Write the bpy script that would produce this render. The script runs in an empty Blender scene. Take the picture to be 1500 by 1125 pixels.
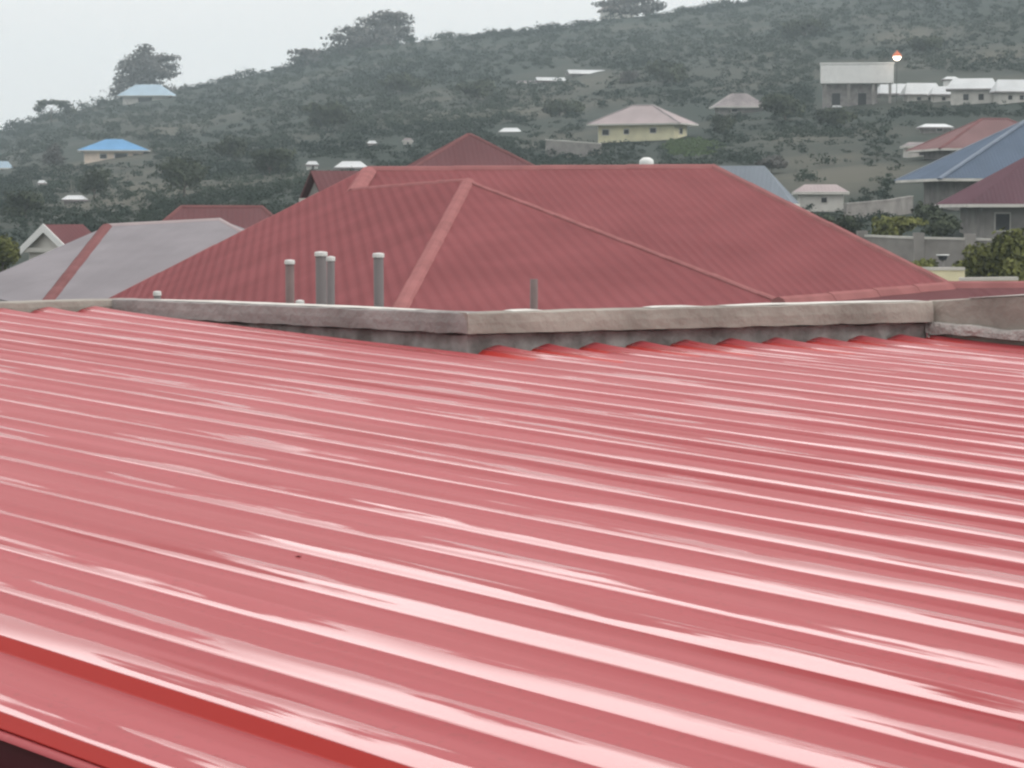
import bpy, bmesh, math, random
import numpy as np
from mathutils import Vector, noise as mnoise

random.seed(7)
rng = np.random.default_rng(11)
scene = bpy.context.scene
COL = scene.collection

# ------------------------------------------------------------------ camera
F = 3600.0            # focal length in pixels of the 1500-wide photograph
EYE = 6.5             # eye height over the valley ground
YH = 310.0            # image row of the eye level
PITCH = math.atan((562.5 - YH) / F)
cam = bpy.data.cameras.new('camera')
cam.sensor_width = 36.0
cam.lens = 36.0 * F / 1500.0
cam.clip_start = 0.1
cam.clip_end = 6000.0
cam_ob = bpy.data.objects.new('camera', cam)
COL.objects.link(cam_ob)
cam_ob.location = (0, 0, EYE)
cam_ob.rotation_euler = (math.pi / 2 - PITCH, 0, 0)
scene.camera = cam_ob

# ------------------------------------------------------------------ sky, sun, exposure
SUN_EL, SUN_AZ = math.radians(36), math.radians(100)     # azimuth clockwise from the view direction
world = bpy.data.worlds.new('World')
scene.world = world
world.use_nodes = True
wt = world.node_tree
wt.nodes.clear()
N = wt.nodes.new
L = wt.links.new


def wmath(op, a, b=None, clamp=False):
    m = N('ShaderNodeMath'); m.operation = op; m.use_clamp = clamp
    for i, v in enumerate((a, b)):
        if v is None: continue
        if isinstance(v, (int, float)): m.inputs[i].default_value = v
        else: L(v, m.inputs[i])
    return m.outputs[0]


def wrange(v, a, b, c, d):
    m = N('ShaderNodeMapRange'); m.interpolation_type = 'SMOOTHSTEP'
    L(v, m.inputs[0])
    for i, q in enumerate((a, b, c, d)): m.inputs[i + 1].default_value = q
    return m.outputs[0]


sky = N('ShaderNodeTexSky'); sky.sky_type = 'NISHITA'; sky.sun_disc = False
sky.sun_elevation = SUN_EL; sky.sun_rotation = SUN_AZ
sky.air_density = 1.0; sky.dust_density = 4.0
hs = N('ShaderNodeHueSaturation'); hs.inputs['Saturation'].default_value = 0.1
L(sky.outputs[0], hs.inputs['Color'])
bg1 = N('ShaderNodeBackground'); bg1.inputs[1].default_value = 0.05
L(hs.outputs[0], bg1.inputs[0])
tc = N('ShaderNodeTexCoord')
sep = N('ShaderNodeSeparateXYZ'); L(tc.outputs['Generated'], sep.inputs[0])
zz = sep.outputs[2]
# overcast: even grey-white low down, brighter broken cloud added higher up ahead to whiten the rib crests
band = wmath('MULTIPLY', wrange(zz, 0.342, 0.425, 0, 1), wrange(zz, 0.60, 0.85, 1, 0.05))
gx, gy = math.sin(math.radians(-12)), math.cos(math.radians(-12))
az = wmath('ADD', wmath('MULTIPLY', sep.outputs[0], gx), wmath('MULTIPLY', sep.outputs[1], gy))
side = wrange(az, 0.35, 0.80, 0.03, 1.0)
nz = N('ShaderNodeTexNoise'); nz.inputs['Scale'].default_value = 3.0; nz.inputs['Detail'].default_value = 4
L(tc.outputs['Generated'], nz.inputs['Vector'])
cl = wrange(nz.outputs['Fac'], 0.3, 0.7, 0.8, 1.2)
glow = wmath('MULTIPLY', wmath('MULTIPLY', band, side), cl)
level = wmath('ADD', wmath('MULTIPLY', glow, 2.5), wrange(zz, 0.45, 0.95, 0.90, 1.25))
cloudcol = N('ShaderNodeCombineColor')
L(level, cloudcol.inputs[0])
L(wmath('MULTIPLY', level, 0.988), cloudcol.inputs[1]); L(wmath('MULTIPLY', level, 0.975), cloudcol.inputs[2])
bg2 = N('ShaderNodeBackground'); L(cloudcol.outputs[0], bg2.inputs[0])
addn = N('ShaderNodeAddShader'); L(bg1.outputs[0], addn.inputs[0]); L(bg2.outputs[0], addn.inputs[1])
wo = N('ShaderNodeOutputWorld'); L(addn.outputs[0], wo.inputs[0])

sun = bpy.data.lights.new('sun', 'SUN')
sun.energy = 0.55; sun.angle = math.radians(25); sun.color = (1.0, 0.95, 0.88)
sun_ob = bpy.data.objects.new('sun', sun); COL.objects.link(sun_ob)
sd = Vector((math.sin(SUN_AZ) * math.cos(SUN_EL), math.cos(SUN_AZ) * math.cos(SUN_EL), math.sin(SUN_EL)))
sun_ob.rotation_euler = sd.to_track_quat('Z', 'Y').to_euler()
sun_ob.location = (60, 30, 80)

scene.view_settings.view_transform = 'Standard'
scene.view_settings.look = 'None'
scene.view_settings.exposure = 0.0
scene.view_settings.gamma = 1.0
scene.render.engine = 'CYCLES'
scene.cycles.filter_width = 2.4
scene.cycles.max_bounces = 6
scene.cycles.volume_bounces = 0
scene.cycles.use_denoising = True

# ------------------------------------------------------------------ geometry helpers
FW = np.array([0, math.cos(PITCH), -math.sin(PITCH)])
UP = np.array([0, math.sin(PITCH), math.cos(PITCH)])
RT = np.array([1.0, 0, 0])
ORG = np.array([0, 0, EYE])


def ray(x, y): return (x - 750) / F * RT + (562.5 - y) / F * UP + FW
def P(x, y, d): return ORG + d * ray(x, y)           # the world point seen at (x, y) of the photo, d metres away


def link(name, me, mat=None, parent=None, smooth=False):
    o = bpy.data.objects.new(name, me)
    COL.objects.link(o)
    if mat is not None:
        for m in (mat if isinstance(mat, (list, tuple)) else [mat]): me.materials.append(m)
    if parent is not None: o.parent = parent
    if smooth:
        me.polygons.foreach_set('use_smooth', [True] * len(me.polygons))
    return o


def mesh(name, verts, faces):
    me = bpy.data.meshes.new(name)
    me.from_pydata([tuple(map(float, v)) for v in verts], [], faces)
    me.update()
    return me


def tag(o, label, cat, group=None, kind=None):
    if label: o['label'] = label
    if cat: o['category'] = cat
    if group: o['group'] = group
    if kind: o['kind'] = kind
    return o


def empty(name, loc, rz=0.0):
    o = bpy.data.objects.new(name, None); COL.objects.link(o)
    o.location = loc; o.rotation_euler = (0, 0, rz); o.empty_display_size = 0.3
    return o


class MB:
    """collects shapes for one mesh"""
    def __init__(s): s.v = []; s.f = []
    def add(s, vs, fs):
        b = len(s.v); s.v += [tuple(map(float, v)) for v in vs]; s.f += [tuple(i + b for i in f) for f in fs]
    def box(s, x0, x1, y0, y1, z0, z1):
        s.add([(x0, y0, z0), (x1, y0, z0), (x1, y1, z0), (x0, y1, z0), (x0, y0, z1), (x1, y0, z1), (x1, y1, z1), (x0, y1, z1)],
              [(3, 2, 1, 0), (4, 5, 6, 7), (0, 1, 5, 4), (1, 2, 6, 5), (2, 3, 7, 6), (3, 0, 4, 7)])
    def prism(s, poly, z0, z1):
        n = len(poly)
        s.add([(x, y, z0) for x, y in poly] + [(x, y, z1) for x, y in poly],
              [tuple(reversed(range(n))), tuple(range(n, 2 * n))] + [(i, (i + 1) % n, n + (i + 1) % n, n + i) for i in range(n)])
    def tube(s, a, b, r0, r1=None, n=10, cap=True):
        a, b = Vector(a), Vector(b); r1 = r0 if r1 is None else r1
        w = (b - a).normalized(); t = w.orthogonal().normalized(); q = w.cross(t)
        vs = []
        for c, r in ((a, r0), (b, r1)):
            for i in range(n):
                an = 2 * math.pi * i / n
                vs.append(c + (t * math.cos(an) + q * math.sin(an)) * r)
        fs = [(i, (i + 1) % n, n + (i + 1) % n, n + i) for i in range(n)]
        if cap: fs += [tuple(reversed(range(n))), tuple(range(n, 2 * n))]
        s.add(vs, fs)
    def lathe(s, prof, c=(0, 0, 0), n=14):
        vs = []
        for r, z in prof:
            for i in range(n):
                an = 2 * math.pi * i / n
                vs.append((c[0] + r * math.cos(an), c[1] + r * math.sin(an), c[2] + z))
        m = len(prof)
        fs = [(j * n + i, j * n + (i + 1) % n, (j + 1) * n + (i + 1) % n, (j + 1) * n + i) for j in range(m - 1) for i in range(n)]
        fs += [tuple(reversed(range(n))), tuple(range((m - 1) * n, m * n))]
        s.add(vs, fs)
    def build(s, name, mat, parent=None, smooth=False, loc=None):
        me = mesh(name, s.v, s.f)
        o = link(name, me, mat, parent, smooth)
        if loc is not None: o.location = loc
        return o


# ------------------------------------------------------------------ materials
def mat(name, col, rough=0.8, var=0.12, scale=1.5, bump=0.0, bscale=30.0, spec=0.3, col2=None, detail=5, ior=None, emit=None):
    m = bpy.data.materials.new(name); m.use_nodes = True
    t = m.node_tree; b = t.nodes['Principled BSDF']
    b.inputs['Roughness'].default_value = rough
    b.inputs['Specular IOR Level'].default_value = spec
    if ior: b.inputs['IOR'].default_value = ior
    tcn = t.nodes.new('ShaderNodeTexCoord')
    n = t.nodes.new('ShaderNodeTexNoise'); n.inputs['Scale'].default_value = scale; n.inputs['Detail'].default_value = detail
    t.links.new(tcn.outputs['Object'], n.inputs['Vector'])
    r = t.nodes.new('ShaderNodeValToRGB')
    c1 = [max(0, q * (1 - var)) for q in col] + [1]
    c2 = [min(1, q * (1 + var)) for q in (col2 or col)] + [1]
    r.color_ramp.elements[0].position = 0.35; r.color_ramp.elements[0].color = c1
    r.color_ramp.elements[1].position = 0.65; r.color_ramp.elements[1].color = c2
    t.links.new(n.outputs['Fac'], r.inputs[0]); t.links.new(r.outputs[0], b.inputs['Base Color'])
    if bump:
        n2 = t.nodes.new('ShaderNodeTexNoise'); n2.inputs['Scale'].default_value = bscale; n2.inputs['Detail'].default_value = 6
        t.links.new(tcn.outputs['Object'], n2.inputs['Vector'])
        bp = t.nodes.new('ShaderNodeBump'); bp.inputs['Strength'].default_value = bump; bp.inputs['Distance'].default_value = 0.05
        t.links.new(n2.outputs['Fac'], bp.inputs['Height']); t.links.new(bp.outputs[0], b.inputs['Normal'])
    if emit:
        b.inputs['Emission Color'].default_value = (*emit[0], 1); b.inputs['Emission Strength'].default_value = emit[1]
    return m


def rib_mat(name, col, pitch=0.22, rough=0.8, depth=0.006, var=0.08, spec=0.0):
    """ribbed roofing sheet: ribs run along UV v, repeated every `pitch` metres of UV u"""
    m = mat(name, col, rough, var, 0.5, spec=spec)
    t = m.node_tree; b = t.nodes['Principled BSDF']
    uv = t.nodes.new('ShaderNodeUVMap')
    sp = t.nodes.new('ShaderNodeSeparateXYZ'); t.links.new(uv.outputs[0], sp.inputs[0])
    d = t.nodes.new('ShaderNodeMath'); d.operation = 'MULTIPLY'; d.inputs[1].default_value = 2 * math.pi / pitch
    t.links.new(sp.outputs[0], d.inputs[0])
    s = t.nodes.new('ShaderNodeMath'); s.operation = 'SINE'; t.links.new(d.outputs[0], s.inputs[0])
    bp = t.nodes.new('ShaderNodeBump'); bp.inputs['Strength'].default_value = 1.0; bp.inputs['Distance'].default_value = depth
    t.links.new(s.outputs[0], bp.inputs['Height']); t.links.new(bp.outputs[0], b.inputs['Normal'])
    return m


def roof_paint(name):
    """red roof paint: clean and glossy on the rib crests, under a film of dust in the pans"""
    m = bpy.data.materials.new(name); m.use_nodes = True
    t = m.node_tree; b = t.nodes['Principled BSDF']; K = t.links.new
    def node(kind, **kw):
        n = t.nodes.new(kind)
        for k, v in kw.items(): setattr(n, k, v)
        return n
    def rng_(v, a, b_, c, d):
        n = node('ShaderNodeMapRange', interpolation_type='SMOOTHSTEP'); K(v, n.inputs[0])
        for q, w in enumerate((a, b_, c, d)): n.inputs[q + 1].default_value = w
        return n.outputs[0]
    def noise_(scale, sx, sy, detail=5):
        mp = node('ShaderNodeMapping'); mp.inputs['Scale'].default_value = (sx, sy, 1); K(uv.outputs[0], mp.inputs[0])
        n = node('ShaderNodeTexNoise'); n.inputs['Scale'].default_value = scale; n.inputs['Detail'].default_value = detail
        K(mp.outputs[0], n.inputs['Vector']); return n.outputs['Fac']
    def mix_(f, a, b_):
        n = node('ShaderNodeMix', data_type='RGBA'); K(f, n.inputs[0])
        for q, w in ((6, a), (7, b_)):
            if isinstance(w, tuple): n.inputs[q].default_value = (*w, 1)
            else: K(w, n.inputs[q])
        return n.outputs[2]
    uv = node('ShaderNodeUVMap')
    at = node('ShaderNodeAttribute'); at.attribute_name = 'crest'
    rag = noise_(1.0, 1.0, 18.0, 5)
    sub = node('ShaderNodeMath', operation='MULTIPLY_ADD'); K(rag, sub.inputs[0]); sub.inputs[1].default_value = 2.2; sub.inputs[2].default_value = -1.1
    ad = node('ShaderNodeMath', operation='ADD'); K(at.outputs['Fac'], ad.inputs[0]); K(sub.outputs[0], ad.inputs[1])
    clean = rng_(ad.outputs[0], 0.40, 0.62, 0.0, 1.0)
    streak = noise_(1.0, 0.30, 8.0, 6)
    broad = noise_(0.45, 1.0, 1.0, 3)
    dusty = mix_(rng_(streak, 0.34, 0.66, 0, 1), (0.30, 0.041, 0.047), (0.35, 0.064, 0.073))
    dusty = mix_(rng_(broad, 0.3, 0.7, 0, 0.35), dusty, (0.34, 0.074, 0.078))
    grit = noise_(46.0, 1.0, 1.0, 2)
    dusty = mix_(rng_(grit, 0.56, 0.70, 0, 0.28), dusty, (0.20, 0.050, 0.048))          # specks of grit
    deep_streak = noise_(1.0, 0.42, 9.0, 2)
    dusty = mix_(rng_(deep_streak, 0.35, 0.29, 0, 0.85), dusty, (0.27, 0.020, 0.024))          # random streaks of deeper red along the ribs
    st = node('ShaderNodeMath', operation='MULTIPLY'); K(at.outputs['Fac'], st.inputs[0]); st.inputs[1].default_value = -1.0
    dusty = mix_(rng_(st.outputs[0], 0.4, 0.8, 0, 1), dusty, (0.40, 0.040, 0.034))      # flanks painted deeper red, standing for their missing sky reflection
    col = mix_(clean, dusty, (0.36, 0.055, 0.058))
    K(col, b.inputs['Base Color'])
    K(rng_(clean, 0, 1, 0.45, 0.09), b.inputs['Roughness'])
    K(rng_(clean, 0, 1, 0.06, 0.60), b.inputs['Specular IOR Level'])
    b.inputs['IOR'].default_value = 1.5
    return m


M = {}
M['near_red'] = roof_paint('glossy_red_roof_paint')
M['red_roof'] = rib_mat('red_ribbed_roofing', (0.212, 0.073, 0.077), depth=0.008, spec=0.0)
M['faded_red_roof'] = rib_mat('faded_red_roofing', (0.20, 0.118, 0.118), spec=0.0)
M['red_cap'] = mat('red_ridge_capping', (0.29, 0.124, 0.122), 0.7, 0.1, 2.0, spec=0.0)
M['dull_red_roof'] = rib_mat('dull_red_roofing', (0.145, 0.066, 0.070), spec=0.0)
M['dull_red_cap'] = mat('dull_red_capping', (0.19, 0.085, 0.085), 0.7, spec=0.0)
M['purple_roof'] = rib_mat('maroon_roofing', (0.12, 0.064, 0.078), spec=0.0)
M['grey_roof'] = rib_mat('grey_ribbed_roofing', (0.235, 0.218, 0.23), pitch=0.5, spec=0.0)
M['blue_roof'] = rib_mat('blue_roofing', (0.14, 0.30, 0.50))
M['slate_roof'] = rib_mat('slate_blue_roofing', (0.105, 0.135, 0.185), spec=0.0)
M['slate_grey_roof'] = rib_mat('slate_grey_roofing', (0.20, 0.225, 0.255), spec=0.0)
M['slate_cap'] = mat('slate_blue_capping', (0.13, 0.16, 0.21), 0.6)
M['pale_blue_roof'] = rib_mat('pale_blue_roofing', (0.36, 0.46, 0.54))
M['mauve_roof'] = rib_mat('faded_mauve_roofing', (0.38, 0.32, 0.32), spec=0.0)
M['white_roof'] = mat('white_metal_roofing', (0.56, 0.575, 0.58), 0.6, 0.12, 0.3)
M['weathered_roof'] = mat('weathered_grey_roofing', (0.24, 0.21, 0.21), 0.8, 0.25, 0.6)
M['cream'] = mat('cream_render', (0.74, 0.69, 0.47), 0.9, 0.12, 0.8)
M['peach'] = mat('peach_render', (0.84, 0.70, 0.58), 0.9, 0.1, 0.8)
M['pale'] = mat('pale_render', (0.56, 0.54, 0.50), 0.9, 0.14, 0.8)
M['block'] = mat('bare_block_wall', (0.25, 0.235, 0.22), 0.95, 0.2, 1.2)
M['dark'] = mat('dark_opening', (0.03, 0.03, 0.032), 0.6, 0.1)
M['white'] = mat('white_paint', (0.75, 0.75, 0.73), 0.6, 0.05)
M['plaster'] = mat('weathered_cement_plaster', (0.27, 0.245, 0.215), 0.95, 0.15, 2.0, bump=0.35, bscale=16, col2=(0.33, 0.30, 0.265))
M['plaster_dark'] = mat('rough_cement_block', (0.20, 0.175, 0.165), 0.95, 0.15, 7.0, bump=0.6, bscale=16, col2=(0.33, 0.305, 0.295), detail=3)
M['plaster_grey'] = mat('grey_cement_plaster', (0.25, 0.23, 0.22), 0.95, 0.12, 3.0, bump=0.4, bscale=18, col2=(0.30, 0.28, 0.27))
M['plaster_skylit'] = mat('painted_top_highlight', (0.62, 0.60, 0.56), 0.9, 0.1, 5.0, bump=0.2)  # sky-lit brightness of the wall tops put into the colour
M['mortar'] = mat('crumbling_mortar', (0.40, 0.37, 0.35), 0.95, 0.25, 9.0, bump=0.9, bscale=20)
M['slab'] = mat('concrete_slab', (0.28, 0.27, 0.25), 0.95, 0.15, 1.0, bump=0.3)
M['pipe'] = mat('grey_pipe', (0.15, 0.135, 0.135), 0.8, 0.1, 4.0)
M['pipe_brown'] = mat('brownish_pipe', (0.17, 0.125, 0.12), 0.8, 0.15, 6.0)
M['pipe_cap'] = mat('white_pipe_cap', (0.62, 0.62, 0.60), 0.5, 0.04)
M['gutter'] = mat('maroon_gutter', (0.075, 0.018, 0.022), 0.4, 0.2)
M['leaf_dry'] = mat('dry_leaf', (0.06, 0.02, 0.02), 0.9)
M['bark'] = mat('tree_bark', (0.10, 0.085, 0.07), 0.95, 0.2, 3.0)
M['foliage'] = mat('dark_foliage', (0.040, 0.052, 0.036), 0.9, 0.25, 0.35, col2=(0.070, 0.082, 0.052), spec=0.1)
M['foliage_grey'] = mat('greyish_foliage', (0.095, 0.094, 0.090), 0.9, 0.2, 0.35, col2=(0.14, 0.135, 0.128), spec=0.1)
M['foliage_olive'] = mat('olive_foliage', (0.10, 0.112, 0.030), 0.9, 0.25, 0.8, col2=(0.165, 0.17, 0.055), spec=0.1)
M['bush'] = mat('hill_scrub', (0.024, 0.038, 0.029), 0.95, 0.15, 0.03, col2=(0.042, 0.056, 0.041), spec=0.05, detail=6)
M['shade_orange'] = mat('orange_lamp_shade', (0.50, 0.13, 0.06), 0.6, emit=((1.0, 0.25, 0.08), 0.25))
M['bulb'] = mat('lit_bulb', (0.9, 0.8, 0.7), 0.5, emit=((1.0, 0.85, 0.70), 6.0))
M['post'] = mat('dark_metal_post', (0.07, 0.07, 0.07), 0.6)


def ground_mat():
    m = bpy.data.materials.new('scrub_ground'); m.use_nodes = True
    t = m.node_tree; b = t.nodes['Principled BSDF']; K = t.links.new
    b.inputs['Roughness'].default_value = 0.95; b.inputs['Specular IOR Level'].default_value = 0.1
    tcn = t.nodes.new('ShaderNodeTexCoord')
    n = t.nodes.new('ShaderNodeTexNoise'); n.inputs['Scale'].default_value = 0.03; n.inputs['Detail'].default_value = 8
    n.inputs['Roughness'].default_value = 0.6
    K(tcn.outputs['Object'], n.inputs['Vector'])
    r = t.nodes.new('ShaderNodeValToRGB'); e = r.color_ramp.elements
    e[0].position = 0.46; e[0].color = (0.022, 0.032, 0.025, 1)
    e[1].position = 0.74; e[1].color = (0.084, 0.080, 0.062, 1)
    q = r.color_ramp.elements.new(0.60); q.color = (0.046, 0.050, 0.040, 1)
    at = t.nodes.new('ShaderNodeAttribute'); at.attribute_name = 'bare'
    ma = t.nodes.new('ShaderNodeMath'); ma.operation = 'MULTIPLY_ADD'; K(at.outputs['Fac'], ma.inputs[0]); ma.inputs[1].default_value = 0.14; K(n.outputs['Fac'], ma.inputs[2])
    K(ma.outputs[0], r.inputs[0]); K(r.outputs[0], b.inputs['Base Color'])
    return m


M['ground'] = ground_mat()
M['valley'] = mat('valley_ground', (0.15, 0.13, 0.10), 0.95, 0.25, 0.05, col2=(0.12, 0.12, 0.07))
M['grass'] = mat('fresh_grass', (0.085, 0.125, 0.05), 0.95, 0.2, 0.4)

# ------------------------------------------------------------------ terrain
RX = [-3000, -600, -200, 0, 50, 110, 160, 210, 290, 360, 430, 480, 600, 680, 750, 840, 880, 960, 1060, 1200, 1500, 1800, 2400, 3200, 5000]
RY = [300, 268, 232, 197, 180, 166, 152, 140, 130, 114, 98, 84, 64, 56, 51, 42, 31, 24, 12, -14, -58, -80, -50, 70, 290]


def sy(xp, d):
    """image row at which the ground d metres away appears, in the column xp (100 m .. 600 m)"""
    g = np.log(d / 100.0) / math.log(6.0)
    return 400 - (400 - np.interp(xp, RX, RY)) * g


def tz(xp, d):
    """ground height"""
    xp = np.asarray(xp, float); d = np.asarray(d, float)
    dm = np.clip(d, 100, 600)
    z = dm * (YH - sy(xp, dm)) / F
    k = np.clip((d - 55) / 45, 0, 1); k = k * k * (3 - 2 * k)
    z100 = 100 * (YH - 400) / F
    z = np.where(d < 100, -EYE + (z100 + EYE) * k, z)
    z = np.where(d > 600, np.maximum(z - (d - 600) * 0.10, -EYE), z)
    return z + EYE


def depth_at(xp, y):
    g = (400 - y) / (400 - float(np.interp(xp, RX, RY)))
    return 100 * math.exp(g * math.log(6.0))


us = np.concatenate([np.linspace(-1.6, -0.26, 30), np.linspace(-0.25, 0.25, 140), np.linspace(0.26, 1.6, 30)])
ds = np.concatenate([np.linspace(20, 95, 16), np.geomspace(100, 600, 90), np.linspace(612, 1400, 30)])
UU, DD = np.meshgrid(us, ds)
XX, YY = UU * DD, DD
ZZ = tz(750 + F * UU, DD)
ZZ = ZZ + np.where(DD > 90, 0.35 * np.sin(XX * 0.13 + 1.7 * np.sin(YY * 0.05)) * np.sin(YY * 0.09), 0)
nu, nd = len(us), len(ds)
vv = np.stack([XX, YY, ZZ], -1).reshape(-1, 3)
ff = [(j * nu + i, j * nu + i + 1, (j + 1) * nu + i + 1, (j + 1) * nu + i) for j in range(nd - 1) for i in range(nu - 1)]
BARE = [(905, 132, 85, 30), (800, 160, 60, 25), (1235, 262, 110, 55), (1190, 225, 60, 20), (215, 262, 70, 32), (60, 245, 90, 24), (130, 300, 120, 22), (840, 208, 70, 16),
        (1450, 75, 90, 22), (1290, 40, 50, 16), (1070, 115, 70, 22), (470, 205, 60, 10), (230, 190, 60, 12), (1330, 60, 60, 14)]
def bare_at(x, y): return sum(np.exp(-((x - a) / c) ** 2 - ((y - b_) / e_) ** 2) for a, b_, c, e_ in BARE)
hill_me = mesh('hillside', vv, ff)
bx, by = 750 + F * UU, sy(750 + F * UU, np.clip(DD, 100, 600))
hill_me.attributes.new('bare', 'FLOAT', 'POINT').data.foreach_set('value', np.clip(bare_at(bx, by), 0, 1).astype(np.float32).reshape(-1))
hill = link('hillside', hill_me, M['ground'], smooth=True)
tag(hill, 'scrubby hillside with bare earth patches rising behind the houses', 'hillside', kind='structure')
gm = MB(); gm.box(-1500, 1500, -1500, 1500, -1.0, -0.05)
tag(gm.build('ground', M['valley']), 'brown level ground of the valley below the roofs', 'ground', kind='structure')

# ------------------------------------------------------------------ near roof (the building the camera looks across)
rdir = ray(-2500, 130); rdir /= np.linalg.norm(rdir)          # up the ribs, away to the left
P0 = P(690, 520, 12.0)
cdir = np.array([rdir[1], -rdir[0], 0]); cdir /= np.linalg.norm(cdir)   # across the ribs, away to the right
ndir = np.cross(cdir, rdir); ndir *= np.sign(ndir[2])
S = 0.2855           # rib pitch
UE = 9.5             # near end of the sheets


def RW(u, v, w=0.0): return P0 - rdir * u + cdir * v + ndir * w
def onroof(x, y, off=0.0):
    q = ray(x, y); o = P0 + ndir * off
    X = ORG + q * (((o - ORG) @ ndir) / (q @ ndir))
    return X, float((X - P0) @ -rdir), float((X - P0) @ cdir)


def u_start(v): return (-3.16 + 0.11 * (v + 0.1)) if v < 0.0 else 0.168 * v
V_EDGE0, V_EDGE1 = onroof(0, 1083)[2], 2.99
near = empty('near_building', (0, 8, 0))
NL = np.array([0, 8, 0])
tag(near, 'building in the foreground with a glossy red ribbed metal roof behind a low cement parapet', 'building')

# rib profile over one pitch, starting at the near foot of a rib: (offset in pitches, height)
PROF = [(-0.03, 0.0), (-0.012, 0.0002), (0.004, 0.0010), (0.016, 0.0022), (0.105, 0.0112), (0.113, 0.0120), (0.120, 0.0126), (0.128, 0.0131), (0.138, 0.0136),
        (0.19, 0.0160), (0.25, 0.0184), (0.31, 0.0205), (0.37, 0.0223), (0.415, 0.0231), (0.430, 0.0232), (0.440, 0.0226), (0.452, 0.0208), (0.505, 0.0030), (0.515, 0.0008), (0.527, 0.0),
        (0.56, 0.0), (0.572, 0.0018), (0.592, 0.0018), (0.605, 0.0), (0.68, -0.0002), (0.78, -0.0004), (0.90, -0.0002), (0.945, 0.0)]
V_REF = -5.359 - 0.125 * S     # a rib foot
def shape(a, h, k):
    if k not in (0, -1): return a, h            # the two ribs nearest the edge stand steeper, as at a side lap
    if a <= 0.12: return 0.05 + a * 0.6, h * 2.1
    if a <= 0.45: return a, h + 0.0138
    return a, h * (1.6 if a < 0.52 else 1.0)
rows = []
k0 = int(math.floor((V_EDGE0 - V_REF) / S)); k1 = int(math.ceil((V_EDGE1 - V_REF) / S))
for k in range(k0, k1 + 1):
    for a, h in PROF:
        a2, h2 = shape(a, h, k)
        v = V_REF + (k + a2) * S - (0.04 if k == -1 and a > 0 else 0.0)
        h = h2
        if V_EDGE0 < v < V_EDGE1: rows.append((v, h, k, a))
rows = [(V_EDGE0, 0.0, k0, 0.9)] + rows
rows = [q + (u_start(q[0]),) for q in rows]
i0 = max(i for i, q in enumerate(rows) if q[0] < 0.0)          # the inner corner of the wall: repeat the row with the shorter length
rows.insert(i0 + 1, rows[i0][:4] + (0.0,))
NU = 150
CREST = [(-0.04, 0.0), (0.106, 0.0), (0.120, 1.15), (0.142, 1.0), (0.178, 0.46), (0.24, 0.31), (0.40, 0.22), (0.50, 0.0), (0.70, -0.1), (0.95, 0.0)]
verts = []; faces = []; uvs = []; crests = []
for (v, h, k, a_, us_) in rows:
    crest_a = float(np.interp(a_, [c[0] for c in CREST], [c[1] for c in CREST]))
    if k in (0, -1) and 0.0 < a_ < 0.117: crest_a = -1.0  # flanks that get the painted non-reflecting red
    a = us_ + 0.012 * math.sin(k * 7.3)
    for j in range(NU + 1):
        t = j / NU
        u = a + (UE - a) * t
        crest = h > 0.0125
        q = (0.0045 if crest else 0.0018) * mnoise.noise(Vector((u * 0.9, v * (5.0 if crest else 2.5), k * 3.1))) + (0.0012 if crest else 0.0003) * mnoise.noise(Vector((u * 2.6, v * 7.0, k * 5.7 + 9))) \
            + 0.010 * mnoise.noise(Vector((u * 0.25, v * 0.4, 3.3)))
        flat = 1.0 if h < 0.002 or h > 0.02 else 0.5
        verts.append(RW(u, v + 0.003 * mnoise.noise(Vector((u * 0.7, k * 2.2, 0))), h * (1 + (0.9 * math.exp(-(u - a) / 0.22) if v > 0 else 0.5 * math.exp(-(u - a) / 0.2))) + q * flat)); uvs.append((u, v + 13.7 * k))
        crests.append(-1.0 if v > 0 and 0.0 < a_ < 0.117 and u - a < 0.45 + 0.25 * math.sin(k * 2.3) else crest_a + (0.0 if a_ < 0.12 or a_ > 0.49 else 0.32 * min(1.0, max(0.0, (u - 3.2) / 2.4))))  # rib ends get the same painted unlit red
nr = len(rows)
for i in range(nr - 1):
    if i == i0: continue
    for j in range(NU):
        faces.append((i * (NU + 1) + j, i * (NU + 1) + j + 1, (i + 1) * (NU + 1) + j + 1, (i + 1) * (NU + 1) + j))
me = mesh('roof_sheet', np.array(verts) - NL, faces)
uvl = me.uv_layers.new(name='UVMap')
li = np.empty(len(me.loops), dtype=np.int32); me.loops.foreach_get('vertex_index', li)
uvl.data.foreach_set('uv', np.array(uvs)[li].reshape(-1))
ca = me.attributes.new('crest', 'FLOAT', 'POINT'); ca.data.foreach_set('value', np.array(crests, dtype=np.float32))
sheet = link('roof_sheet', me, M['near_red'], near, smooth=True)
sm = sheet.modifiers.new('thickness', 'SOLIDIFY'); sm.thickness = 0.0012; sm.offset = -1


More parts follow.
